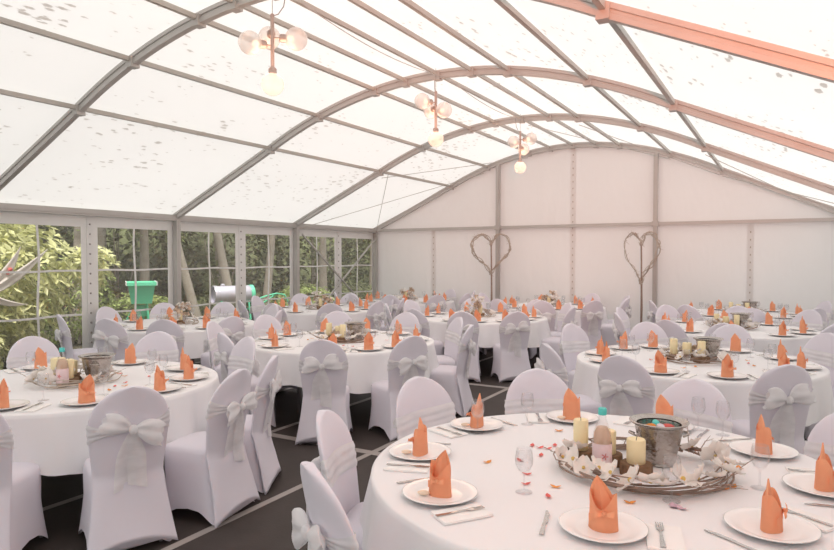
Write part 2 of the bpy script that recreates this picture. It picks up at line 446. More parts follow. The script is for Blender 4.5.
def chair_meshes():
    # body with skirt
    mb = MB(); N = 64; rings = []
    LV = [0,.03,.08,.16,.26,.36,.43,.458,.470]
    for z in LV:
        t = min(1,z/.46); fl = (1-t)
        hx = .194 + .052*fl**1.6 + (.008 if .3 < z < .46 else 0)
        hy = .205 + .05*fl**1.6 + (.01 if .3 < z < .46 else 0)
        if z >= .458: hx -= .008*(1 if z<.465 else 2.6); hy -= .008*(1 if z<.465 else 2.6)
        yc = -.012-.035*fl
        ring = []
        for k in range(N):
            p = 2*pi*k/N; c, s = cos(p), sin(p)
            corner = abs(sin(2*p))**1.3
            pin = 1-.10*(1-corner)*max(0,fl)**1.4
            x = hx*sgnp(c,.42)*pin; y = yc+(hy if s > 0 else hy-.010-.022*min(1,z/.3))*sgnp(s,.42)*pin
            lift = .085*(1-corner)*max(0,1-z/.26)
            ring.append((x,y,z+lift))
        rings.append(ring)
    for q,zz in ((.8,.480),(.5,.487),(.2,.489)):
        ring = []
        for k in range(N):
            p = 2*pi*k/N
            ring.append((.185*q*sgnp(cos(p),.45), -.012+.19*q*sgnp(sin(p),.45), zz))
        rings.append(ring)
    mb.loft(rings, cap0=False)
    seat = mb.mesh('seat_cover', M['chair'], ang=0)
    mb = MB(); zs = [0,.03,.07,.12,.18,.24,.30,.35,.39,.42,.46,.5,.55,.6,.65,.7,.74] + [.74+.222*sin(pi/2*k/10) for k in range(1,10)] + [.9615]
    rings = [[back_pt(z, 2*pi*k/40, th=.023 if z<.9 else .021) for k in range(40)] for z in zs]
    mb.loft(rings); back = mb.mesh('back_cover', M['chair'], ang=0)
    # sash band round the back
    def sashmesh(tilt):
        mb = MB(); nj = 9
        def f(u, v):
            psi = 2*pi*u; s = sin(psi)     # s<0 : outer side
            hh = .062 if s > 0 else .062-.044*(-s)**1.6
            z = .715+tilt*cos(psi)*.015 + hh*(2*v-1)
            return back_pt(z, psi, .0055+.0022*sin(v*nj*2.1+1.2*cos(psi)))
        mb.grid(f, 56, nj*2)
        return mb.mesh('sash', M['organza'], ang=0)
    sashes = [sashmesh(t) for t in (0,1.3,-1.2)]
    # bows
    def bowmesh(seed):
        r = random.Random(seed); mb = MB(); yb = back_y(.715)-.045
        for sd in (-1,1):
            ang = R(r.uniform(-12,32)); L = r.uniform(.125,.16); hmax = r.uniform(.05,.07)
            rings = []
            for i in range(11):
                u = i/10; xx = .008+L*u; h = .012+hmax*sin(pi*min(1,u*.66+.01)); th = .005+.022*sin(pi*min(.97,u))
                ring = []
                for k in range(28):
                    p = 2*pi*k/28
                    a = h*sin(p)*(1+.04*sin(6*p+seed)*u); b = th*cos(p)*(1+.25*sin(5*p+seed))
                    ring.append((xx + .012*sin(4*p)*u, b, a - .03*u*u))
                rings.append([(sd*(q[0]*cos(ang)-q[2]*sin(ang)), yb+q[1]-.01*u, .715+q[0]*sin(ang)+q[2]*cos(ang)) for q in ring])
            mb.loft(rings, cap0=True, cap1=False)
        mb.ball((0,yb-.012,.715), .026, 12, 8, sy=.8, sz=1.15)
        for sd in (-1,1):
            Lt = r.uniform(.29,.37); w1 = r.uniform(.055,.08); lean = sd*r.uniform(.0,.045)+r.uniform(-.02,.02)
            def f(u,v, sd=sd, Lt=Lt, w1=w1, lean=lean):
                z = .705-Lt*u-(.03*(v-.5)*u*sd); w = .016+(w1-.016)*min(1,u*2.2)**.7
                x = sd*.018*min(1,u*3)+lean*u + (v-.5)*2*w*.9
                y = back_y(max(z,.43)) - .032 -.10*max(0,.43-z) - .007*sin(v*6+seed+sd)*(.3+.7*u) - .01*(sd>0) - .008*(1-u)
                return (x,y,z)
            mb.grid(f, 14, 16)
        return mb.mesh('bow', M['organza'], ang=0)
    bows = [bowmesh(s) for s in (1,2,3,5)]
    fm = MB()
    fm.tube([(0,.16,.44),(0,.18,.0)], .011, 6); frame = [fm.mesh('leg', M['frame'])]
    fm = MB(); fm.tube([(0,-.17,.44),(0,-.235,.0)], .011, 6); frame.append(fm.mesh('leg', M['frame']))
    return seat, back, sashes, bows, frame
SEAT, BACK, SASH, BOW, CFRAME = chair_meshes()
def make_chair(v):
    t = thing('banquet_chair', 'white covered chair', 'chair', group='covered chairs with organza bows')
    part('seat_cover', SEAT, t); part('back_cover', BACK, t)
    s = part('sash', SASH[v % 3], t); part('bow', BOW[v % 4], s)
    for lx in (-1,1):
        for k in (0,1): part('leg', CFRAME[k], t, (lx*.165,.01,0))
    return t

# ------------------------------------------------------------------ table ware prototypes
def napkin_parts():
    out = []
    for sd in range(3):
        r = random.Random(sd+20); mb = MB(); N = 24; rings = []
        for z in (0,.004,.03,.06,.085,.105):
            ring = []
            for k in range(N):
                p = 2*pi*k/N; q = 1+.06*sin(3*p+sd)
                rx = (.051-.006*z/.1)*q; ry = (.035-.005*z/.1)*q
                zz = z
                if z > .08:     # rim dips in front, forming two shoulder points
                    zz = z + .026*abs(cos(p))**1.5 - .030*max(0,-sin(p))**2
                ring.append((rx*cos(p), ry*sin(p), zz))
            rings.append(ring)
        mb.loft(rings, cap1=False)
        # tall pointed leaf standing up out of the wrap
        lean = (-.012,.011,.004)[sd]
        def f(u, v, lean=lean):
            z = .02+.160*u; w = .044*(1-max(0,(u-.4)/.6)**2.2)+.0008; p = pi*(v-.0)
            return (w*cos(p)+lean*u*u*2, .010+ .024*sin(p)*(1-u*.8)*1.0 - .004, z)
        mb.grid(f, 14, 12)
        def g(u, v, lean=lean):
            z = .03+.148*u; w = .034*(1-max(0,(u-.35)/.65)**1.3)+.0008
            return (w*(2*v-1)+lean*u*u*2, .006-.022*(1-abs(2*v-1))*(1-u)*1.0, z)
        mb.grid(g, 12, 8)
        # diagonal fold across the front
        def h(u, v):
            return (-.044+.088*u, -.036+.006*abs(2*u-1)**2+.010*abs(2*u-1), .025+.035*u+.028*v*(1-.3*u))
        mb.grid(h, 8, 3)
        body = mb.mesh('napkin', M['orange'], ang=35)
        kb = MB(); kb.ball((.016,-.040,.066), .009, 8, 6)
        for s2 in (-1,1):
            kb.grid(lambda u,v: (.016+s2*(.004+.030*u), -.041-.006*sin(pi*u)+.010*(2*v-1)*u*.3, .066+.012*(2*v-1)*(.35+.65*u)+.006*u*s2), 5, 4)
        kn = kb.mesh('knot', M['orange'], ang=0)
        out.append((body, kn))
    return out
NAP = napkin_parts()
def make_napkin(v):
    o = bpy.data.objects.new('folded_napkin', NAP[v][0]); C.objects.link(o); tag(o,'orange napkin','napkin','folded orange napkins')
    part('knot', NAP[v][1], o)
    return o
mb = MB(); mb.lathe([(.0,.0),(.085,.0),(.09,.003),(.118,.012),(.146,.019),(.150,.0215),(.146,.0225),(.118,.0155),(.095,.0075),(.085,.006),(0.001,.006)], 48, cap0=False, cap1=False)
PLATE = mb.mesh('dinner_plate', M['porcelain'], ang=0)
def lobj(name, me, label, cat, group, loc, rz=0):
    o = bpy.data.objects.new(name, me); C.objects.link(o); o.location = loc; o.rotation_euler = (0,0,rz)
    return tag(o, label, cat, group)
def wineglass():
    prof = [(.0005,.001),(.034,.0),(.034,.002),(.010,.006),(.0045,.012),(.004,.07),(.008,.078),(.024,.090),(.035,.112),(.037,.135),(.033,.165),(.030,.178),
            (.0285,.178),(.0315,.165),(.0355,.135),(.0335,.113),(.022,.093),(.001,.082)]
    mb = MB(); mb.lathe(prof, 20, cap0=False, cap1=False); return mb.mesh('wine_glass', M['glass'], ang=0)
WG = wineglass()
def tumbler():
    mb = MB(); mb.lathe([(.001,.0),(.026,.0),(.033,.05),(.035,.10),(.0335,.10),(.0315,.05),(.025,.006),(.001,.006)], 20, cap0=False, cap1=False); return mb.mesh('water_glass', M['glass'], ang=0)
TG = tumbler()
def fork():
    mb = MB()
    mb.loft([[(x0-w, y, z-.001),(x0+w, y, z-.001),(x0+w, y, z+.0012),(x0-w, y, z+.0012)] for x0,w,y,z in
             [(0,.009,-.095,.003),(0,.007,-.05,.003),(0,.004,0,.006),(0,.004,.03,.005),(0,.011,.045,.003),(0,.0125,.06,.004)]])
    for k in range(4):
        x = -.0105+.007*k; mb.loft([[(x-.0018,y,z-.001),(x+.0018,y,z-.001),(x+.0018,y,z+.001),(x-.0018,y,z+.001)] for y,z in ((.058,.004),(.08,.003),(.102,.005))])
    return mb.mesh('fork', M['cutlery'])
def knife():
    mb = MB()
    mb.loft([[(-w0, y, .0005),(w, y, .0005),(w, y, .0035),(-w0, y, .0035)] for w0,w,y in
             [(.008,.008,-.10),(.007,.007,-.05),(.005,.005,-.005),(.004,.011,.01),(.004,.012,.08),(.004,.002,.115)]])
    return mb.mesh('knife', M['cutlery'])
FORK, KNIFE = fork(), knife()
mb = MB(); mb.box(-.06,.06,-.10,.10,.0005,.004); mb.box(-.06,.058,-.098,.098,.004,.0075)
SERV = mb.mesh('paper_serviette', M['paper'], smooth=False)
mb = MB(); mb.ball((0,0,.010), .026, 12, 6, sx=1, sy=.55, sz=.36); BISC = mb.mesh('biscuit', M['biscuit'], ang=0)

# ------------------------------------------------------------------ tables
def cloth_mesh(Rt, seed):
    r = random.Random(seed); ph = [r.random()*6.28 for _ in range(5)]; nf = r.choice((13,15,17)); rot = r.random()*pi/2
    mb = MB(); N = 192; rings = []
    for q in (.02,.25,.5,.75,.93,.975,.992):
        rings.append([(Rt*q*cos(2*pi*k/N), Rt*q*sin(2*pi*k/N), .752+.0012*sin(3*2*pi*k/N+ph[0])*q*(1 if q<.9 else 0)) for k in range(N)])
    for j in range(0,15):
        t = j/14; ring = []
        for k in range(N):
            a = 2*pi*k/N
            drop = .320+.055*abs(cos(2*(a+rot)))**3+.012*sin(5*a+ph[1])
            wv = sin(nf*a+ph[2]+.9*sin(2*a+ph[3])); wv2 = sin((nf*2+3)*a+ph[4])
            rad = Rt*1.0+.004+.05*t+ (.030*wv*abs(wv)**.3+.007*wv2)*t**.9
            zz = .752-.006-drop*t if j else .748
            ring.append((rad*cos(a), rad*sin(a), zz))
        rings.append(ring)
    mb.loft(rings, cap0=True, cap1=False)
    return mb.mesh('tablecloth', M['cloth'], ang=0)
mb = MB(); RT = 1.04
def table_parts():
    top = MB(); top.lathe([(RT-.02,.715),(RT-.012,.72),(RT-.012,.742),(RT-.02,.7465)], 64)
    leg = MB(); leg.tube([(0,0,0),(0,0,.70)], .016, 8); leg.tube([(-.0,-.0,.02),(.0,.0,.0)], .02, 8)
    ap = MB(); ap.box(-.7,.7,-.42,-.39,.66,.715); ap.box(-.7,.7,.39,.42,.66,.715); ap.box(-.7,-.67,-.39,.39,.66,.715); ap.box(.67,.7,-.39,.39,.66,.715)
    return top.mesh('tabletop', M['palewood']), leg.mesh('leg', M['steel']), ap.mesh('apron', M['steel'], smooth=False)
TTOP, TLEG, TAP = table_parts()
def make_table():
    t = thing('round_table', 'x', 'table', group='round tables')
    part('tabletop', TTOP, t); part('apron', TAP, t)
    for x in (-.66,.66):
        for y in (-.405,.405): part('leg', TLEG, t, (x,y,0))
    return t
TPROTO = make_table()

# (short name, camera-plan centre r,d or world, chair bearings (camera plan, deg), place bearings, level)
def W(r,d): x,y = cam2w(r,d); return (x,y)
TABLES = [
 ("right row's front table", W(.84,2.87), [171,205,128,92,50,8], None, 3),
 ("middle row's front table", W(-2.60,4.86), [-50,-25,-2,47,88,130,-82], [-57,-22,8,40,86,-90,135,-125,175], 3),
 ("right row's second table", W(2.54,5.88), [-134,-90,196,124,87,52,14], [-131,-97,-62,-30,155,186,95,40,5,120], 3),
 ("middle row's second table", W(-.85,7.3), [-90,-58,-10,25,60,100,140,178,-135], [172,148,-140,112,-42,42,-90,75,0,-65], 3),
 ("right row's third table", (-.62,9.45), [-144,-118,-72,180,20,60,102,142], [-150,-115,-75,-45,-15,30,70,110,150,180], 2),
 ("middle row's third table", W(1.0,10.2), [-76,-106,-136,-27,8,42,90,140,178], [-125,-98,-70,-40,-10,25,60,100,140,175], 2),
 ("window row's front table", (-7.45,6.25), None, None, 2),
 ("window row's middle table", (-7.35,9.3), None, None, 1),
 ("right row's back table", (-.62,12.0), [-150,-112,-75,-40,170,5], [-150,-112,-75,-40,-10,30,90,140,175], 1),
 ("middle row's back table", (-3.95,12.0), [-70,-105,-140,-35,0,175,38,142], [-60,-90,-120,-150,-30,0,40,90,140,180], 1),
 ("window row's back table", (-7.15,12.0), [-65,-100,-135,-30,5,40,-170], [-60,-90,-120,-150,-30,0,40,90,140,180], 1),
]
WIN_FRONT_W = [-117,-76,-46,-17,22,70,112,150,190]     # world bearings
WIN_MID_W = [-120,-82,-45,-12,25,65,105,145,185]
ORD = ['first','second','third','fourth','fifth','sixth','seventh','eighth','ninth','tenth','eleventh','twelfth','thirteenth']
def proj(x, y, z):
    r,d = w2cam(x,y)
    if d < .1: return (9999,9999,d)
    return (417+645*r/d, 257+645*(H-z)/d, d)
def seen(x, y, ztop, m=25):
    u,v,d = proj(x,y,ztop)
    return d > .8 and -m*3.5/max(d,.8)-12 < u < 834+12+m*3.5/max(d,.8) and v < 556
def order_labels(items, center, fmt, tname):
    """items: list of (x,y,payload); label by side (near/far) and place from the left"""
    rc, dc = w2cam(*center)
    out = []
    for side in ('near','far'):
        g = [it for it in items if (w2cam(it[0],it[1])[1] < dc) == (side == 'near')]
        g.sort(key=lambda it: proj(it[0],it[1],.8)[0])
        for k,it in enumerate(g):
            pos = 'only one' if len(g) == 1 else ('leftmost' if k == 0 else ('rightmost' if k == len(g)-1 else ORD[k]+' from left'))
            out.append((it, fmt(pos, side, tname)))
    return out

chair_protos = [make_chair(v) for v in range(6)]
nap_protos = [make_napkin(v) for v in range(3)]
ci = 0
T1PX = [(440,498),(420,456),(468,425),(570,416),(680,420),(790,452),(832,492),(605,533),(775,533)]
for ti,(tname, ctr, cb, pb, lvl) in enumerate(TABLES):
    cx, cy = ctr
    cloned(TPROTO, USED, (cx,cy,0), R(20*ti), "round banquet table hidden under a white cloth, %s" % tname, group='round tables')
    if ti == 6: cb = [w-29.8 for w in WIN_FRONT_W]; pb = cb
    if ti == 7: cb = [w-29.8 for w in WIN_MID_W]; pb = cb
    lobj('tablecloth', cloth_mesh(RT, 50+ti), "white linen cloth with draped folds over the %s" % tname, 'tablecloth', 'white round tablecloths', (cx,cy,0), 0)
    rr = random.Random(100+ti)
    dist = {0:1.04,1:1.23}.get(ti, 1.19)
    items = []
    for b in cb:
        a = R(b)+YAW; dd = dist+rr.uniform(-.03,.05)+(-.01 if ti == 0 and b > 150 else 0); x = cx+dd*cos(a); y = cy+dd*sin(a)
        if x < XL+.40: x = XL+.40
        if y > YB-.52: y = YB-.52
        if not seen(x,y,.95): continue
        items.append((x,y,a+R(rr.uniform(-7,7))))
    def cf(pos, side, tn_):
        return "white covered chair, @, %s, %s side of %s" % (pos, side, tn_)
    for (x,y,a),lab in order_labels(items, ctr, cf, tname):
        dt = -(x*cos(a)+y*sin(a))/hypot(x,y)
        lab = lab.replace('@', 'bow towards us' if dt > .4 else ('inner side showing' if dt < -.3 else 'seen sideways'))
        cloned(chair_protos[ci % 6], USED, (x,y,0), a+pi/2, lab, group='covered chairs with organza bows'); ci += 1
    # place settings
    if ti == 0:
        pl = []
        for (u,v) in T1PX:
            d = .945*645/(v-257); r = (u-417)/645*d; x,y = cam2w(r,d)
            ang = atan2(y-cy, x-cx); rad = min(.86, hypot(x-cx,y-cy)); pl.append((cx+rad*cos(ang), cy+rad*sin(ang), ang))
    else:
        pl = []
        for b in pb:
            a = R(b)+YAW; x = cx+.84*cos(a); y = cy+.84*sin(a)
            if seen(x,y,.9,5): pl.append((x,y,a))
    ZT = .7535
    for (x,y,a),lab in order_labels(pl, ctr, lambda p,s,t: "white round plate under a napkin, %s, %s side of %s" % (p,s,t), tname):
        lobj('dinner_plate', PLATE, lab, 'plate', 'white dinner plates', (x,y,ZT), a)
    for k,((x,y,a),lab) in enumerate(order_labels(pl, ctr, lambda p,s,t: "orange napkin folded to a point, %s, %s side of %s" % (p,s,t), tname)):
        sgn = rr.uniform(-.5,.5)
        # turned roughly to the guest, at times the other way
        cloned(nap_protos[rr.randrange(3)], USED, (x,y,ZT+.0065), a+pi/2+sgn, lab, group='folded orange napkins')
    # wine glasses, inside right of each plate
    gl = [(x-.22*cos(a)-.13*sin(a), y-.22*sin(a)+.13*cos(a), a) for x,y,a in pl]
    if ti == 0:
        gl = [(*cam2w((u-417)/645*(.945*645/(v-257)), .945*645/(v-257)), 0) for u,v in ((525,494),(674,503),(763,490),(716,424),(478,434),(528,425),(768,424))]
        gl = [(cx+(x-cx)*min(1,.95/hypot(x-cx,y-cy)), cy+(y-cy)*min(1,.95/hypot(x-cx,y-cy)), a) for x,y,a in gl]
    for (x,y,a),lab in order_labels(gl, ctr, lambda p,s,t: "clear stemmed wine glass, %s, %s side of %s" % (p,s,t), tname):
        lobj('wine_glass', WG, lab, 'glass', 'stemmed wine glasses', (x,y,ZT), 0)
    if lvl >= 3:
        fk = [(x-.20*sin(a)+.01*cos(a), y+.20*cos(a)+.01*sin(a), a) for x,y,a in pl]
        kn = [(x+.20*sin(a), y-.20*cos(a), a) for x,y,a in pl]
        def clear(L): return [q for q in L if hypot(q[0]-cx,q[1]-cy) < .93 and all(hypot(q[0]-p[0],q[1]-p[1]) > .158 for p in pl)]
        def clearof(L, K): return [q for q in L if all(hypot(q[0]-p[0],q[1]-p[1]) > .14 for p in K)]
        fk = clear(fk); kn = clearof(clear(kn), fk)
        for (x,y,a),lab in order_labels(fk, ctr, lambda p,s,t: "steel fork on a paper serviette, %s, %s side of %s" % (p,s,t), tname):
            lobj('paper_serviette', SERV, lab.replace('steel fork on a paper serviette','white paper serviette under a fork'), 'serviette', 'white paper serviettes', (x,y,ZT), a+pi/2)
            lobj('fork', FORK, lab, 'fork', 'steel forks', (x+.012*sin(a),y,ZT+.0076), a+pi/2)
        for (x,y,a),lab in order_labels(kn, ctr, lambda p,s,t: "steel table knife beside a plate, %s, %s side of %s" % (p,s,t), tname):
            lobj('knife', KNIFE, lab, 'knife', 'steel knives', (x,y,ZT+.001), a+pi/2)
        if ti == 0:
            bi = []
            for (x,y,a) in pl[:6]: bi.append((x-.075*cos(a)*.4-.055*cos(YAW), y-.055*sin(YAW)-.01, 0))
            bi = [(x0-.058*cos(YAW)+.0, y0-.058*sin(YAW)-.012, .3) for x0,y0,a0 in pl[:5]]
            for (x,y,a),lab in order_labels(bi, ctr, lambda p,s,t: "small pale biscuit on a plate, %s, %s side of %s" % (p,s,t), tname):
                lobj('biscuit', BISC, lab, 'biscuit', 'biscuits on the plates', (x,y,ZT+.0075), a)

# ------------------------------------------------------------------ centrepieces
def twig_ring_mesh(seed, R0=.30, n=13, sprigs=14, up=.10):
    r = random.Random(seed); mb = MB()
    for k in range(n):
        a0 = r.random()*6.28; span = r.uniform(1.2,3.6); rad = R0+r.uniform(-.05,.05); z0 = r.uniform(.008,.045); p1=r.random()*6; am=r.uniform(.008,.025)
        pts = []
        m = 20
        for i in range(m+1):
            t = i/m; a = a0+span*t; q = rad+am*sin(7*t+p1)+(.03*max(0,t-.8)*5); z = z0+.016*sin(5*t+p1)+(.03*max(0,t-.85)*6)
            pts.append((q*cos(a), q*sin(a)*.92, max(.007,z)))
        rr0 = r.uniform(.0035,.0075); mb.tube(pts, [rr0*(1-.5*i/m) for i in range(m+1)], 6)
    for k in range(sprigs):
        a = r.random()*6.28; p = Vector((R0*cos(a), R0*sin(a)*.92, .03)); d = Vector((cos(a+r.uniform(-1,1)), sin(a+r.uniform(-1,1)), r.uniform(.1,.9))).normalized()
        L = r.uniform(.05,up+.05); q = p+d*L; mb.tube([p, p.lerp(q,.5)+Vector((0,0,.006)), q], [.003,.002,.001], 5)
        for s in range(2):
            e = p.lerp(q,.5+.2*s); f = e+Vector((r.uniform(-1,1),r.uniform(-1,1),r.uniform(0,1)))*.03; mb.tube([e,f],[.0015,.0008],4)
    return mb
def flower_mesh(seed, size=.045, petals=5, mat='petal'):
    r = random.Random(seed); mb = MB()
    for k in range(petals):
        a = 2*pi*k/petals+r.uniform(-.15,.15); curl = r.uniform(.15,.5)
        def f(u,v):
            w = .55*max(0,sin(pi*min(1,(u*.85+.08))))**.8*size
            x = size*u; y = w*(2*v-1); z = size*(curl*u*u*(1 if u<.7 else .8)+.25*(2*v-1)**2*u*.7)
            return (x*cos(a)-y*sin(a), x*sin(a)+y*cos(a), z+.004)
        mb.grid(f, 6, 4)
    return mb
FLW = [flower_mesh(s, .046).mesh('flower', M['petal'], ang=0) for s in range(3)]
st = MB(); st.ball((0,0,.008), .007, 8, 6); STAM = st.mesh('stamen', M['stamen'], ang=0)
def dried_mesh(seed, n=9, size=.03):
    r = random.Random(seed); mb = MB()
    for k in range(n):
        f = flower_mesh(seed*10+k, size*r.uniform(.6,1.1), 6)
        m = Matrix.Translation((r.uniform(-.05,.05), r.uniform(-.05,.05), r.uniform(0,.07))) @ Euler((r.uniform(-1,1), r.uniform(-1,1), 0)).to_matrix().to_4x4()
        f.xf(m); mb.add(f.v, f.f)
    return mb
DRY = [dried_mesh(s).mesh('dried_flower_cluster', M['driedflower'], ang=0) for s in range(3)]
CREAM = [dried_mesh(s+5).mesh('blossom_cluster', M['petal'], ang=0) for s in range(3)]
def wreath(x, y, rz, label, seed, nfl=9, R0=.30, dense=0, twig='twig', fl=None):
    t = thing('flower_wreath', label, 'wreath', (x,y,.7535), rz, 'twig wreaths with flowers')
    twig_ring_mesh(seed, R0, 15 if seed==1 else 9, 16, .12).build('twig_ring', M[twig], t)
    r = random.Random(seed+3)
    for k in range(nfl):
        a = fl[k] if fl else 6.28*k/nfl+r.uniform(-.25,.25); q = R0+r.uniform(-.02,.03)
        f = part('flower', FLW[r.randrange(3)], t, (q*cos(a), q*sin(a)*.92, r.uniform(.045,.075)), (r.uniform(-.7,.7)+.45*-sin(a), r.uniform(-.7,.7)+.45*cos(a), r.random()*6))
        s = r.uniform(1.0,1.55); f.scale = (s,s,s); part('stamen', STAM, f)
    tall = .24 if dense > 8 else .06; sm = MB()
    for k in range(dense):
        a = r.random()*6.28; zz = r.uniform(.02,.02+tall); q = r.uniform(.09,R0)*(1-.45*zz/.26)
        sm.tube([(.06*cos(a),.06*sin(a),.004),(q*.8*cos(a),q*.75*sin(a),zz*.6),(q*cos(a),q*.9*sin(a),zz+.01)], .0025, 5)
        if k == dense-1: sm.build('stems', M['twig'], t)
        f = part('blossom_cluster', (DRY if k % 2 else CREAM)[r.randrange(3)], t, (q*cos(a), q*sin(a)*.9, zz), (0,0,r.random()*6))
    return t
def bucket_proto():
    t = thing('ice_bucket', 'x', 'bucket', group='silver buckets in the centrepieces')
    mb = MB(); mb.lathe([(.001,.0),(.072,.0),(.078,.006),(.074,.02),(.080,.05),(.092,.10),(.102,.15),(.106,.178),(.098,.178),(.094,.15),(.084,.10),(.070,.03),(.001,.025)], 40, cap0=False, cap1=False)
    mb.build('bucket_body', M['bucket'], t)
    mb = MB(); mb.lathe([(.100,.176),(.112,.180),(.128,.190),(.131,.196),(.126,.199),(.110,.190),(.098,.184)], 40, cap0=False, cap1=False); mb.v = mb.v; mb.build('rim', M['bucket'], t)
    for s in (-1,1):
        mb = MB(); mb.tube([(s*.10,-.03,.13),(s*.125,-.028,.14),(s*.135,0,.142),(s*.125,.028,.14),(s*.10,.03,.13)], .005, 6); mb.build('handle', M['bucket'], t)
    return t
def candle_proto(r0, h):
    t = thing('pillar_candle', 'x', 'candle', group='cream pillar candles')
    mb = MB(); mb.lathe([(.001,.0),(r0-.003,.0),(r0,.004),(r0,h-.005),(r0-.004,h),(r0*.6,h-.004),(.001,h-.008)], 28, cap0=False, cap1=False); mb.build('wax', M['candle'], t)
    mb = MB(); mb.tube([(0,0,h-.01),(.001,0,h+.002),(.004,0,h+.010)], .0013, 5); mb.build('wick', M['wick'], t)
    return t
def slice_obj(r0, h):
    mb = MB(); N = 36; rr = random.Random(3)
    js = [1+rr.uniform(-.05,.05) for _ in range(N)]
    mb.loft([[(q*r0*js[k]*cos(2*pi*k/N), q*r0*js[k]*sin(2*pi*k/N), z) for k in range(N)] for q,z in ((.97,0),(1,.004),(1.0,h*.5),(.98,h-.003),(.95,h))])
    return mb.mesh('bark_stand', M['slice_'])
SLICE = slice_obj(.068,.05); 
BUCK = bucket_proto(); CAN = [candle_proto(.040,.105), candle_proto(.034,.14), candle_proto(.052,.12)]
def bottle_proto():
    t = thing('drink_bottle', 'x', 'bottle', group='drink bottles in the centrepieces')
    mb = MB(); mb.lathe([(.001,.003),(.033,.0),(.040,.006),(.041,.03),(.041,.155),(.037,.185),(.026,.215),(.017,.235),(.0155,.252),(.0155,.262),(.001,.262)], 28, cap0=False, cap1=False); mb.build('bottle_body', M['glass'], t)
    mb = MB(); mb.lathe([(.001,.006),(.036,.008),(.037,.03),(.037,.155),(.033,.182),(.023,.205),(.001,.206)], 24, cap0=False, cap1=False); mb.build('drink', M['juice'], t)
    mb = MB(); mb.lathe([(.0418,.03),(.0422,.032),(.0422,.135),(.0418,.137)], 28, cap0=False, cap1=False); lb = mb.build('bottle_label', M['label'], t)
    fm = MB()
    for k in range(5):
        a = 2*pi*k/5; n = 5
        fm.tube([(.0, -.0432, .085),(.016*cos(a)*.6, -.0432+.0006, .085+.016*sin(a)*.6),(.016*cos(a), -.0415, .085+.016*sin(a))], [.001,.0022,.001], 5)
    fm.build('flower_mark', M['rose'], lb)
    mb = MB(); mb.lathe([(.017,.258),(.0185,.26),(.0185,.284),(.016,.288),(.001,.288)], 24, cap0=False, cap1=False); mb.build('cap', M['teal'], t)
    return t
BOT = bottle_proto()
def off(c, r, d):   # plan shift in the direction of sight (r to the right, d away)
    return (c[0]+r*cos(YAW)-d*sin(YAW), c[1]+r*sin(YAW)+d*cos(YAW))
ZT = .7535
# nearest table
c1 = W(1.01, 2.82)
fl = [R(a)+0 for a in (188,202,216,230,243,262,276,292,308,322,338,352,8,35,60,172,155,255)]
w = wreath(c1[0], c1[1], YAW, "twig wreath with white blossoms round the bucket, right row's front table", 1, 18, .335, 0, 'twig', fl)
x,y = off(c1,.10,.12); cloned(BUCK, USED, (x,y,ZT), .5, "silver hammered ice bucket with wide rim on right row's front table")
# sweets in the bucket
for k,(a,q,mt,cl) in enumerate(((0,.04,'rose','red'),(2,.05,'teal','teal'),(4,.045,'orangepetal','orange'),(5.3,.02,'tank','silver'))):
    mb = MB(); mb.ball((0,0,0), .022, 10, 6, sx=1.4, sy=.8, sz=.8); me = mb.mesh('wrapped_sweet', M[mt], ang=0)
    lobj('wrapped_sweet', me, "%s wrapped sweet lying in the silver bucket of right row's front table" % cl, 'sweet', 'wrapped sweets in the bucket', (x+q*cos(a), y+q*sin(a), ZT+.17), a)
mb = MB(); mb.lathe([(.001,.03),(.075,.03),(.092,.155),(.001,.16)], 24, cap0=False, cap1=False)
lobj('crushed_ice', mb.mesh('crushed_ice', M['petal'], ang=0), 'white crushed filling inside the silver bucket on the nearest table', 'filling', None, (x,y,ZT+.002))
def stand(x, y, label):
    return lobj('bark_stand', SLICE, label, 'candle stand', 'bark candle stands', (x,y,ZT), RND.random()*6)
x,y = off(c1,-.055,-.03); stand(x,y,"brown bark stand under the front candle of right row's front table")
cloned(CAN[0], USED, (x,y,ZT+.05), 0, "cream pillar candle in front of the bucket on right row's front table")
x,y = off(c1,-.14,.11); stand(x,y,"brown bark stand under the middle candle of right row's front table")
cloned(CAN[0], USED, (x,y,ZT+.05), 1, "darker cream pillar candle behind the front one on right row's front table")
x,y = off(c1,-.245,.17); stand(x,y,"brown bark stand under the tall candle of right row's front table")
cloned(CAN[1], USED, (x,y,ZT+.05), 2, "tall cream pillar candle behind the bottle on right row's front table")
x,y = off(c1,-.20,-.02); cloned(BOT, USED, (x,y,ZT), YAW, "clear drink bottle with teal cap and pink label on right row's front table")
# second kind of settings for the other tables
def centre(ti, kind):
    tname, c, _, _, lvl = TABLES[ti]; r = random.Random(300+ti)
    rad = .30
    if kind == 'bush':
        wreath(c[0], c[1], r.random()*6, "low bush of dried flowers and cream blossoms on %s" % tname, 20+ti, 5, .22, 13, 'palewood')
    else:
        wreath(c[0], c[1], r.random()*6, "twig wreath with pale blossoms round the candles, %s" % tname, 20+ti, 9, .28, 5 if ti not in (1,) else 3, 'twig' if ti != 1 else 'palewood')
    if kind == 'bush':
        x,y = off(c, .0,.0); stand(x,y,"brown bark stand among the flowers on %s" % tname); cloned(CAN[1], USED, (x,y,ZT+.05), 0, "cream candle standing among dried flowers on %s" % tname)
        return
    x,y = off(c, .15,.06); cloned(BUCK, USED, (x,y,ZT), r.random()*3, "silver ice bucket beside the candles on %s" % tname)
    for k,(dx,dy,cn,w_) in enumerate(((-.16,.08,2 if ti == 1 else 1,'left'),(-.045,.06,0,'middle'),(.02,-.10,1,'right'))):
        x,y = off(c, dx, dy); stand(x,y,"bark stand under the %s candle of %s" % (w_, tname)); cloned(CAN[cn], USED, (x,y,ZT+.05), 0, "cream pillar candle, %s of three on %s" % (w_, tname))
centre(1,'std'); centre(2,'std'); centre(3,'std'); centre(4,'std'); centre(8,'std')
for k in (5,6,7,9,10): centre(k,'bush')
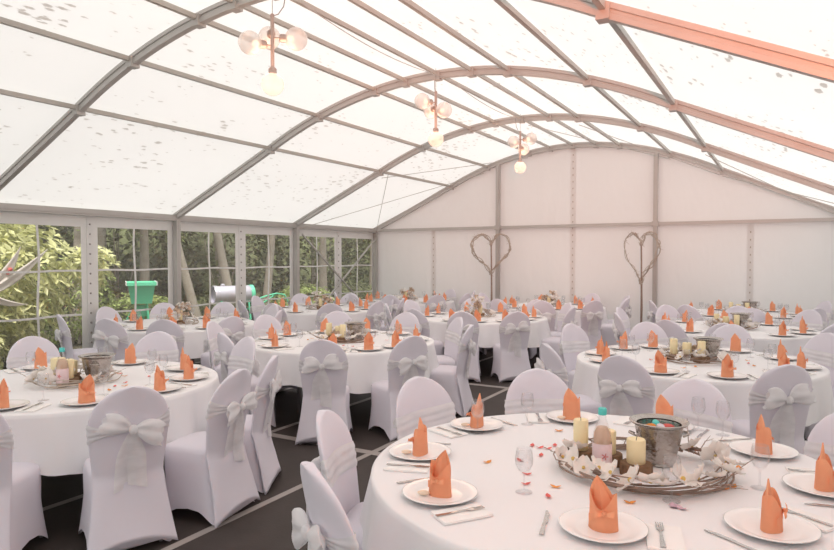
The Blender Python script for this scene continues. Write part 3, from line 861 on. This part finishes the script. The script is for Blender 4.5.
x,y = off(TABLES[1][1], .02,-.19); cloned(BOT, USED, (x,y,ZT), YAW, "drink bottle with teal cap and pink label on middle row's front table")
# scattered petals: on the front table each at its spot, others near their centrepieces
def petal(kind, s):
    mb = MB()
    for sd in (-1,1):
        mb.grid(lambda u,v: (sd*s*u, s*.55*(2*v-1)*sin(pi*min(1,u*.7+.25)), .0015+s*.28*u*(1+.5*sin(3*v))), 4, 4)
    return mb.mesh('petal', M[kind], ang=0)
PT = {'orange':petal('orangepetal',.022),'red':petal('rose',.020),'lilac':petal('lilac',.024)}
PPX = [('red',533,447),('red',541,449),('red',549,450),('red',556,447),('red',542,457),('orange',488,464),('red',528,476),('red',527,486),('red',550,499),('orange',557,489),
       ('orange',632,505),('orange',727,491),('orange',736,489),('orange',729,463),('lilac',684,511),('lilac',676,509),('orange',560,432),('red',521,462),('orange',742,470),('lilac',598,497)]
c0 = TABLES[0][1]; pp = {}
for kind,u,v in PPX:
    d = .945*645/(v-257); r = (u-417)/645*d; pp.setdefault(kind,[]).append((*cam2w(r,d), RND.random()*6))
for kind,L in pp.items():
    for (x,y,a),lab in order_labels(L, c0, lambda p,s,t: "%s petal lying on the cloth, %s, %s half of %s" % (kind,p,s,t), TABLES[0][0]):
        lobj('petal', PT[kind], lab, 'petal', 'scattered petals', (x,y,ZT), a)
for ti in (1,2,3):
    tname, c, *_ = TABLES[ti]; r = random.Random(ti+70)
    for kind in ('orange','red'):
        L = []
        for k in range(7):
            a = r.random()*6.28; q = r.uniform(.36,.55); L.append((c[0]+q*cos(a), c[1]+q*sin(a), r.random()*6))
        for (x,y,a),lab in order_labels(L, c, lambda p,s,t: "%s petal lying on the cloth, %s, %s half of %s" % (kind,p,s,t), tname):
            lobj('petal', PT[kind], lab, 'petal', 'scattered petals', (x,y,ZT), a)

# ------------------------------------------------------------------ pendants
def pendant():
    t = thing('pendant_lamp', 'x', 'lamp', group='globe pendant lamps along the ridge')
    mb = MB(); mb.tube([(0,0,-.05),(0,0,.42)], .017, 12); mb.ball((0,0,.42), .02, 10, 6); mb.build('stem', M['brass'], t)
    mb = MB(); mb.tube([(0,0,.42),(.0,0,.78)], .003, 5); mb.tube([(0,0,.42),(.05,.0,.43),(.10,0,.50),(.12,0,.62),(.10,0,.80)], .0045, 6); mb.build('cord', M['cable'], t)
    for az, z, L in ((10,.23,.06),(205,.16,.05),(110,.29,.05),(-90,None,0)):
        if z is None: a = Vector((0,0,-1)); p0 = Vector((0,0,-.03))
        else: a = Vector((cos(R(az)), sin(R(az)), 0)); p0 = Vector((0,0,z))
        mb = MB()
        p1 = p0+a*L; 
        if L: mb.tube([p0,p1], .008, 8)
        mb.tube([p1, p1+a*.012, p1+a*.06, p1+a*.066], [.026,.036,.036,.030], 16)
        arm = mb.build('socket', M['brass'], t)
        gc = p1+a*(.055+.088)
        g = MB(); g.ball((0,0,0), .10, 24, 16); g.xf(Matrix.Translation(gc)); g.build('glass_globe', M['bulbglass'], t, ang=0)
        b = MB(); b.ball((0,0,0), .03, 12, 8, sz=1.0); b.xf(Matrix.Translation(p1+a*.095)); b.build('bulb', BULB, t, ang=0)
    return t
m_, nt_, out_ = new_mat('bulb_glow'); e_ = nt_.nodes.new('ShaderNodeEmission'); e_.inputs[0].default_value = (1,.72,.50,1); e_.inputs[1].default_value = 1.6
nt_.links.new(e_.outputs[0], out_.inputs[0]); BULB = m_
PEN = pendant()
for (y, rz, lab) in ((4.30, R(0)+YAW, 'nearest globe pendant lamp hanging under the roof ridge'), (7.32, 2.2, 'middle globe pendant lamp hanging under the roof ridge'), (10.33, 1.2+pi, 'farthest globe pendant lamp, closest to the gable wall')):
    cloned(PEN, USED, (XC, y, 3.38), rz, lab)
    light('pendant_light', 'POINT', (XC, y, 3.30), (0,0,0), 13, (1,.58,.38), shadow_soft_size=.22)

# ------------------------------------------------------------------ heart stands
def heart(u, y0, w, h, zbot, label, rz, seed):
    x0 = y0*math.tan(math.atan((u-417)/645)-YAW)
    t = thing('twig_heart_stand', label, 'decoration', (x0,y0,0), rz, 'twig hearts on stands')
    r = random.Random(seed); mb = MB()
    def hp(a):
        X = 16*sin(a)**3; Z = 13*cos(a)-5*cos(2*a)-2*cos(3*a)-cos(4*a)
        return X/32*w, (Z+17)/29*h+zbot
    for k in range(8):
        a0 = r.random()*6.28; span = r.uniform(2,5); pts=[]; p1=r.random()*6
        for i in range(41):
            a = a0+span*i/40; X,Z = hp(a); pts.append((X+.028*sin(9*a+p1), .028*cos(8*a+p1), Z+.028*sin(7*a+2*p1)))
        mb.tube(pts, r.uniform(.005,.010), 6)
    for k in range(90):
        a = r.random()*6.28; X,Z = hp(a); d = Vector((r.uniform(-1,1), r.uniform(-.6,.6), r.uniform(-1,1))).normalized()*r.uniform(.03,.10)
        mb.tube([(X,0,Z),(X+d.x,d.y,Z+d.z)], [.004,.0015], 4)
    mb.build('twig_heart', M['palewood'], t)
    mb = MB(); top = hp(0)[1]
    pts = [(.012*sin(3*k/12), 0, .02+(top-.02)*k/12) for k in range(13)]
    mb.tube(pts, .016, 8); mb.tube([(0.015,.015,.05),(.03,.01,zbot*.6),(0.02,.0,zbot+.1)], .008, 6); mb.build('pole', M['twig'], t)
    mb = MB(); mb.lathe([(.001,0),(.15,0),(.15,.012),(.03,.02),(.02,.05),(.001,.05)], 24, cap0=False, cap1=False); mb.build('base', M['steel'], t)
    return t
heart(491, 12.98, .84, .86, 1.32, 'heart of woven twigs on a stand, left one before the gable post', R(30), 3)
heart(641, 12.98, .68, .96, 1.20, 'heart of woven twigs on a stand, right one before the gable wall', R(-12), 4)

# ------------------------------------------------------------------ outside
mb = MB(); mb.box(-40,XL-.02,YF,60,-.25,-.08);  struct(mb.build('ground', M['soil'], smooth=False))
mb = MB(); mb.box(XL-6,30,-25,YF-.02,-.25,-.02); struct(mb.build('bounce_ground', M['bounce'], smooth=False))  # unseen ground added as a reflector to brighten the interior
def bank(u, v):
    y = -6+66*v; t = u
    x = -17.5-9*t+.8*sin(y*.5); z = -.1+8.5*t**.8+.5*sin(y*.7+3*t)*t+.35*sin(y*2.1+9*t)*t
    return (x,y,z)
mb = MB(); mb.grid(bank, 24, 90); struct(mb.build('wooded_bank', M['bank'], ang=0))
def leafquad(mb, p, d, L, w, r):
    d = d.normalized(); s = d.orthogonal().normalized(); s = Matrix.Rotation(r.random()*6.28, 3, d) @ s
    if abs(s.z) > .6: s = Matrix.Rotation(pi/2, 3, d) @ s
    n = d.cross(s)
    a = p; b = p+d*L*.5+s*w+n*L*.03; c = p+d*L-n*L*.06; e = p+d*L*.5-s*w+n*L*.03
    mb.add([a,b,c,e],[(0,1,2,3)])
def blob_leaves(mb, c, rad, n, L, w, r, whorl=0, shell=.55):
    for k in range(n):
        th = r.random()*6.28; cz = r.uniform(-1,1); q = r.uniform(shell,1)
        d = Vector((sqrt(1-cz*cz)*cos(th), sqrt(1-cz*cz)*sin(th), cz))
        p = Vector(c)+Vector((d.x*rad[0], d.y*rad[1], d.z*rad[2]))*q
        if p.z < 0: continue
        if whorl:
            ax = (d+Vector((0,0,.8))).normalized(); o = ax.orthogonal().normalized(); m = r.randint(whorl-1, whorl+1)
            for j in range(m):
                e = Matrix.Rotation(6.28*j/m+r.uniform(-.2,.2), 3, ax) @ o
                leafquad(mb, p, e+ax*r.uniform(-.1,.5), L*r.uniform(.75,1.15), w, r)
        else:
            leafquad(mb, p, Vector((r.uniform(-1,1), r.uniform(-1,1), r.uniform(-1,.6))), L*r.uniform(.6,1.2), w, r)
def shrub(label, c, rad, n, L, w, mat, seed, whorl=0, group=None, name='shrub', stems=5):
    r = random.Random(seed); t = thing(name, label, 'shrub', (c[0],c[1],-.08), 0, group)
    mb = MB(); blob_leaves(mb, (0,0,c[2]+.08), rad, n, L, w, r, whorl); mb.build('foliage', M[mat], t, smooth=False)
    mb = MB()
    for k in range(stems):
        a = r.random()*6.28; q = .5*r.random()
        mb.tube([(.1*cos(a),.1*sin(a),0),(rad[0]*q*.6*cos(a),rad[1]*q*.6*sin(a),c[2]*.7),(rad[0]*q*cos(a),rad[1]*q*sin(a),c[2]+rad[2]*.6)], [.035,.022,.008], 6)
    mb.build('stems', M['trunk'], t)
    return t
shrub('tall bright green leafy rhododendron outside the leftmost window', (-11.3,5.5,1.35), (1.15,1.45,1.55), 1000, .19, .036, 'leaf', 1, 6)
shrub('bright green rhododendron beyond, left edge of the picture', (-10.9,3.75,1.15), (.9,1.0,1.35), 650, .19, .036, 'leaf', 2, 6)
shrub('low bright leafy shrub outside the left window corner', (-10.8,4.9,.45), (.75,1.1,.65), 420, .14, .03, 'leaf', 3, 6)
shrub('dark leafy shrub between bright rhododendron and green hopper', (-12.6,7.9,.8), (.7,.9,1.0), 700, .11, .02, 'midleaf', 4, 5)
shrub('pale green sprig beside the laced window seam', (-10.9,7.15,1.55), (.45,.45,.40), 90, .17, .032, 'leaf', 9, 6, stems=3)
def tree(label, x, y, h, lean, rad, seed, crown, cn, mat, group='trees beyond the windows'):
    r = random.Random(seed); t = thing('tree', label, 'tree', (x,y,-.08), 0, group)
    mb = MB(); pts = []; 
    for k in range(13):
        u = k/12; pts.append((lean[0]*u*h+.05*sin(3*u+seed), lean[1]*u*h+.06*sin(4*u+2*seed), h*u))
    mb.tube(pts, [rad*(1.25 if k==0 else 1-.6*k/12) for k in range(13)], 10)
    for k in range(5):
        i = r.randint(5,11); p = Vector(pts[i]); a = r.random()*6.28; q = p+Vector((cos(a),sin(a),.6))*r.uniform(.6,1.3); mb.tube([p,p.lerp(q,.5)+Vector((0,0,.1)),q],[rad*.35,rad*.25,rad*.1],6)
    mb.build('trunk', M['trunk'], t)
    mb = MB(); blob_leaves(mb, (lean[0]*h, lean[1]*h, crown[2]), crown[:2]+(crown[3],), cn, .17, .05, r, 0, .25); mb.build('crown', M[mat], t, smooth=False)
    return t
tl = [
 (-14.2,9.1,6,(.0,.02),.15,'straight grey tree trunk left of the green hopper'),
 (-15.2,10.1,6.5,(.03,.03),.17,'thick tree trunk rising behind the green hopper'),
 (-14.6,11.0,6,(-.10,.10),.14,'leaning tree trunk right of the green hopper'),
 (-13.3,11.7,6,(-.16,-.14),.13,'strongly leaning pale trunk left of the silver drum'),
 (-13.9,13.6,6.5,(-.15,-.12),.15,'leaning pale trunk behind the silver drum'),
 (-14.6,15.6,6.5,(.05,.1),.14,'slim trunk seen right of the silver drum'),
 (-14.2,18.2,6.5,(.0,.0),.16,'dark trunk seen through the braced window'),
 (-13.6,20.4,6,(-.05,.05),.12,'farthest slim trunk beside the gable corner'),
]
for k,(x,y,h,ln,rd,lab) in enumerate(tl):
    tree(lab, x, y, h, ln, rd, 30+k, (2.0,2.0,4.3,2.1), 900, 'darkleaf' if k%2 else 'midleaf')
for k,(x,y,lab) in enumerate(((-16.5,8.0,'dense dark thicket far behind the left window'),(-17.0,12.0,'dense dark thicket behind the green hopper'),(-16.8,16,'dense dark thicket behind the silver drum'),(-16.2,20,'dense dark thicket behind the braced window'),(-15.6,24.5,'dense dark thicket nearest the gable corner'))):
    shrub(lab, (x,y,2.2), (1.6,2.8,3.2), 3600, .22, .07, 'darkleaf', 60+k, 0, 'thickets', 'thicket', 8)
for k,(x,y,lab) in enumerate(((-13.3,12.9,'low undergrowth beneath the silver drum'),(-12.6,15.2,'low undergrowth right of the silver drum'),(-12.3,17.4,'low undergrowth outside the braced window'),(-13.2,9.9,'low undergrowth beside the green hopper'))):
    shrub(lab, (x,y,.3), (.9,1.2,.6), 700, .10, .025, 'midleaf' if k%2 else 'darkleaf', 80+k, 4, 'undergrowth', 'undergrowth', 4)
# green hopper on legs with wheels
t = thing('seed_spreader', 'green hopper machine with white rim outside the second window', 'machine', (-12.2,9.2,-.08), R(-35))
mb = MB()
def rect(a,b,z): return [(-a,-b,z),(a,-b,z),(a,b,z),(-a,b,z)]
mb.loft([rect(.30,.20,.78),rect(.40,.26,1.16),rect(.44,.29,1.17),rect(.44,.29,1.24),rect(.41,.26,1.24),rect(.38,.24,1.16),rect(.28,.18,.80)], cap0=True, cap1=True)
mb.build('hopper', M['green'], t, smooth=False)
mb = MB(); mb.box(-.45,.45,-.31,-.29,1.17,1.25); mb.box(-.45,.45,.29,.31,1.17,1.25); mb.build('rim', M['vinyl'], t, smooth=False)
mb = MB(); mb.box(-.05,.18,-.10,.10,.50,.74); mb.box(.0,.12,-.06,.06,.25,.5); mb.build('chute', M['green'], t, smooth=False)
for sx in (-1,1):
    mb = MB(); mb.tube([(sx*.22,.1,.85),(sx*.28,.15,.24)], .02, 8); mb.build('strut', M['green'], t)
    mb = MB(); mb.tube([(sx*.30-.03,.15,.2),(sx*.30+.03,.15,.2)], .2, 20); mb.build('wheel', M['rubber'], t)
mb = MB(); mb.tube([(0,-.2,.6),(-.1,-.35,.3),(-.1,-.36,0)], .02, 8); mb.build('prop_leg', M['green'], t)
# silver drum with green ends on a frame with green drawbar
t = thing('drum_trailer', 'silver drum with green ends on green drawbar outside the middle windows', 'machine', (-11.75,11.45,-.08), R(66))
t.scale = (.85,.85,.85)
mb = MB(); N=32
prof = [(.001,-.52),(.20,-.52),(.235,-.50),(.25,-.46),(.25,.46),(.235,.50),(.20,.52),(.001,.52)]
mb.lathe(prof, N, cap0=False, cap1=False); mb.xf(Matrix.Translation((0,0,1.02)) @ Matrix.Rotation(pi/2,4,'Y')); mb.build('drum', M['tank'], t)
for s in (-1,1):
    mb = MB(); mb.lathe([(.256,s*.53-.06),(.262,s*.53-.05),(.262,s*.53+.05),(.22,s*.53+.07),(.001,s*.53+.075)] , N, cap0=False, cap1=False); mb.xf(Matrix.Translation((0,0,1.02)) @ Matrix.Rotation(pi/2,4,'Y')); mb.build('end_ring', M['green' if s > 0 else 'tank'], t)
    mb = MB(); mb.tube([(s*.4,-.18,.85),(s*.42,-.28,.3)], .025, 8); mb.tube([(s*.4,.18,.85),(s*.42,.28,.3)], .025, 8); mb.tube([(s*.42,-.28,.3),(s*.42,.28,.3)], .025, 8); mb.build('cradle', M['green'], t)
    mb = MB(); mb.tube([(s*.5-.04,0,.27),(s*.5+.04,0,.27)], .27, 24); mb.build('wheel', M['rubber'], t)
mb = MB(); mb.tube([(.45,.15,.55),(1.0,.1,.75),(1.35,0,1.0),(1.6,0,.95),(1.72,0,.72)], .024, 8); mb.tube([(.45,-.15,.8),(1.0,-.1,.95),(1.35,0,1.0)], .024, 8); mb.build('drawbar', M['green'], t)
mb = MB(); mb.lathe([(.001,0),(.06,0),(.06,.05),(.04,.07),(.001,.07)], 16, c=(-.3,0,1.26), cap0=False, cap1=False); mb.build('filler_cap', M['tank'], t)
# cream canvas sunshade, half folded, at the left edge
t = thing('folded_parasol', 'cream canvas parasol with pointed flaps outside the leftmost window', 'parasol', (-9.72,4.98,-.08), 0)
mb = MB(); mb.tube([(0,-.12,0),(0,-.12,1.42)], .022, 8); mb.build('pole', M['palewood'], t)
def flap(tip, wd, nm='flap'):
    o = Vector((0,-.14,1.25)); tip = Vector(tip); ax = (tip-o); up = Vector((.15,-.6,.75)).normalized()
    up = (up-ax.normalized()*up.dot(ax.normalized())).normalized(); dp = ax.normalized().cross(up)
    mb = MB(); rings = []
    for i in range(15):
        u = i/14; h = wd*(.35+.65*sin(pi*min(1,u*.8+.12)))*(1-u**3)+.003
        th = .025*(1-u)+.005
        rings.append([tuple(o+ax*u+up*(h*cos(p_)-.05*sin(pi*u))+dp*(th*sin(p_)*(1+.5*sin(3*p_)))) for p_ in [2*pi*k/16 for k in range(16)]])
    mb.loft(rings); mb.build(nm, M['canvas'], t)
flap((.02,.32,1.93), .085); flap((.03,.71,1.90), .075); flap((.0,.42,1.08), .05)
mb = MB(); mb.ball((.04,.16,1.60), .03, 10, 8); mb.ball((.03,.13,1.55), .025, 10, 8); mb.build('red_tie', M['rose'], t, ang=0)

# ------------------------------------------------------------------ light
w = bpy.data.worlds.new('sky'); sc.world = w; w.use_nodes = True
nt = w.node_tree
for n in list(nt.nodes): nt.nodes.remove(n)
o = nt.nodes.new('ShaderNodeOutputWorld'); bg = nt.nodes.new('ShaderNodeBackground')
bg.inputs[0].default_value = (0.97,0.985,1.0,1); bg.inputs[1].default_value = 0.85
nt.links.new(bg.outputs[0], o.inputs[0])
light('sun', 'SUN', (0,0,12), (R(18),R(14),0), 3.4, (1,.95,.88), angle=R(8))
# warm lamp mounted high on the entrance side behind the camera, shining along the roof
ob = light('warm_floodlight', 'SPOT', (.65,-.35,2.05), (0,0,0), 850, (1,.19,.035), spot_size=R(54), spot_blend=.6, shadow_soft_size=.12)
ob.rotation_euler = (Vector((-.9,4.3,3.55))-ob.location).to_track_quat('-Z','Y').to_euler()

# ------------------------------------------------------------------ camera
cd = bpy.data.cameras.new('camera'); cam = bpy.data.objects.new('camera', cd); C.objects.link(cam)
cd.sensor_width = 36; cd.lens = 645/834*36; cd.clip_end = 200; cd.clip_start = .05
cam.location = (0,0,H); cam.rotation_euler = (R(90-1.6), 0, YAW)
sc.camera = cam
vs = sc.view_settings; vs.view_transform = 'Standard'; vs.look = 'None'; vs.gamma = 1; vs.exposure = 0.36
# unused prototypes are removed
for p in chair_protos+nap_protos+[TPROTO,BUCK,BOT,PEN]+CAN:
    if p.name not in USED:
        for c in list(p.children_recursive): bpy.data.objects.remove(c)
        bpy.data.objects.remove(p)
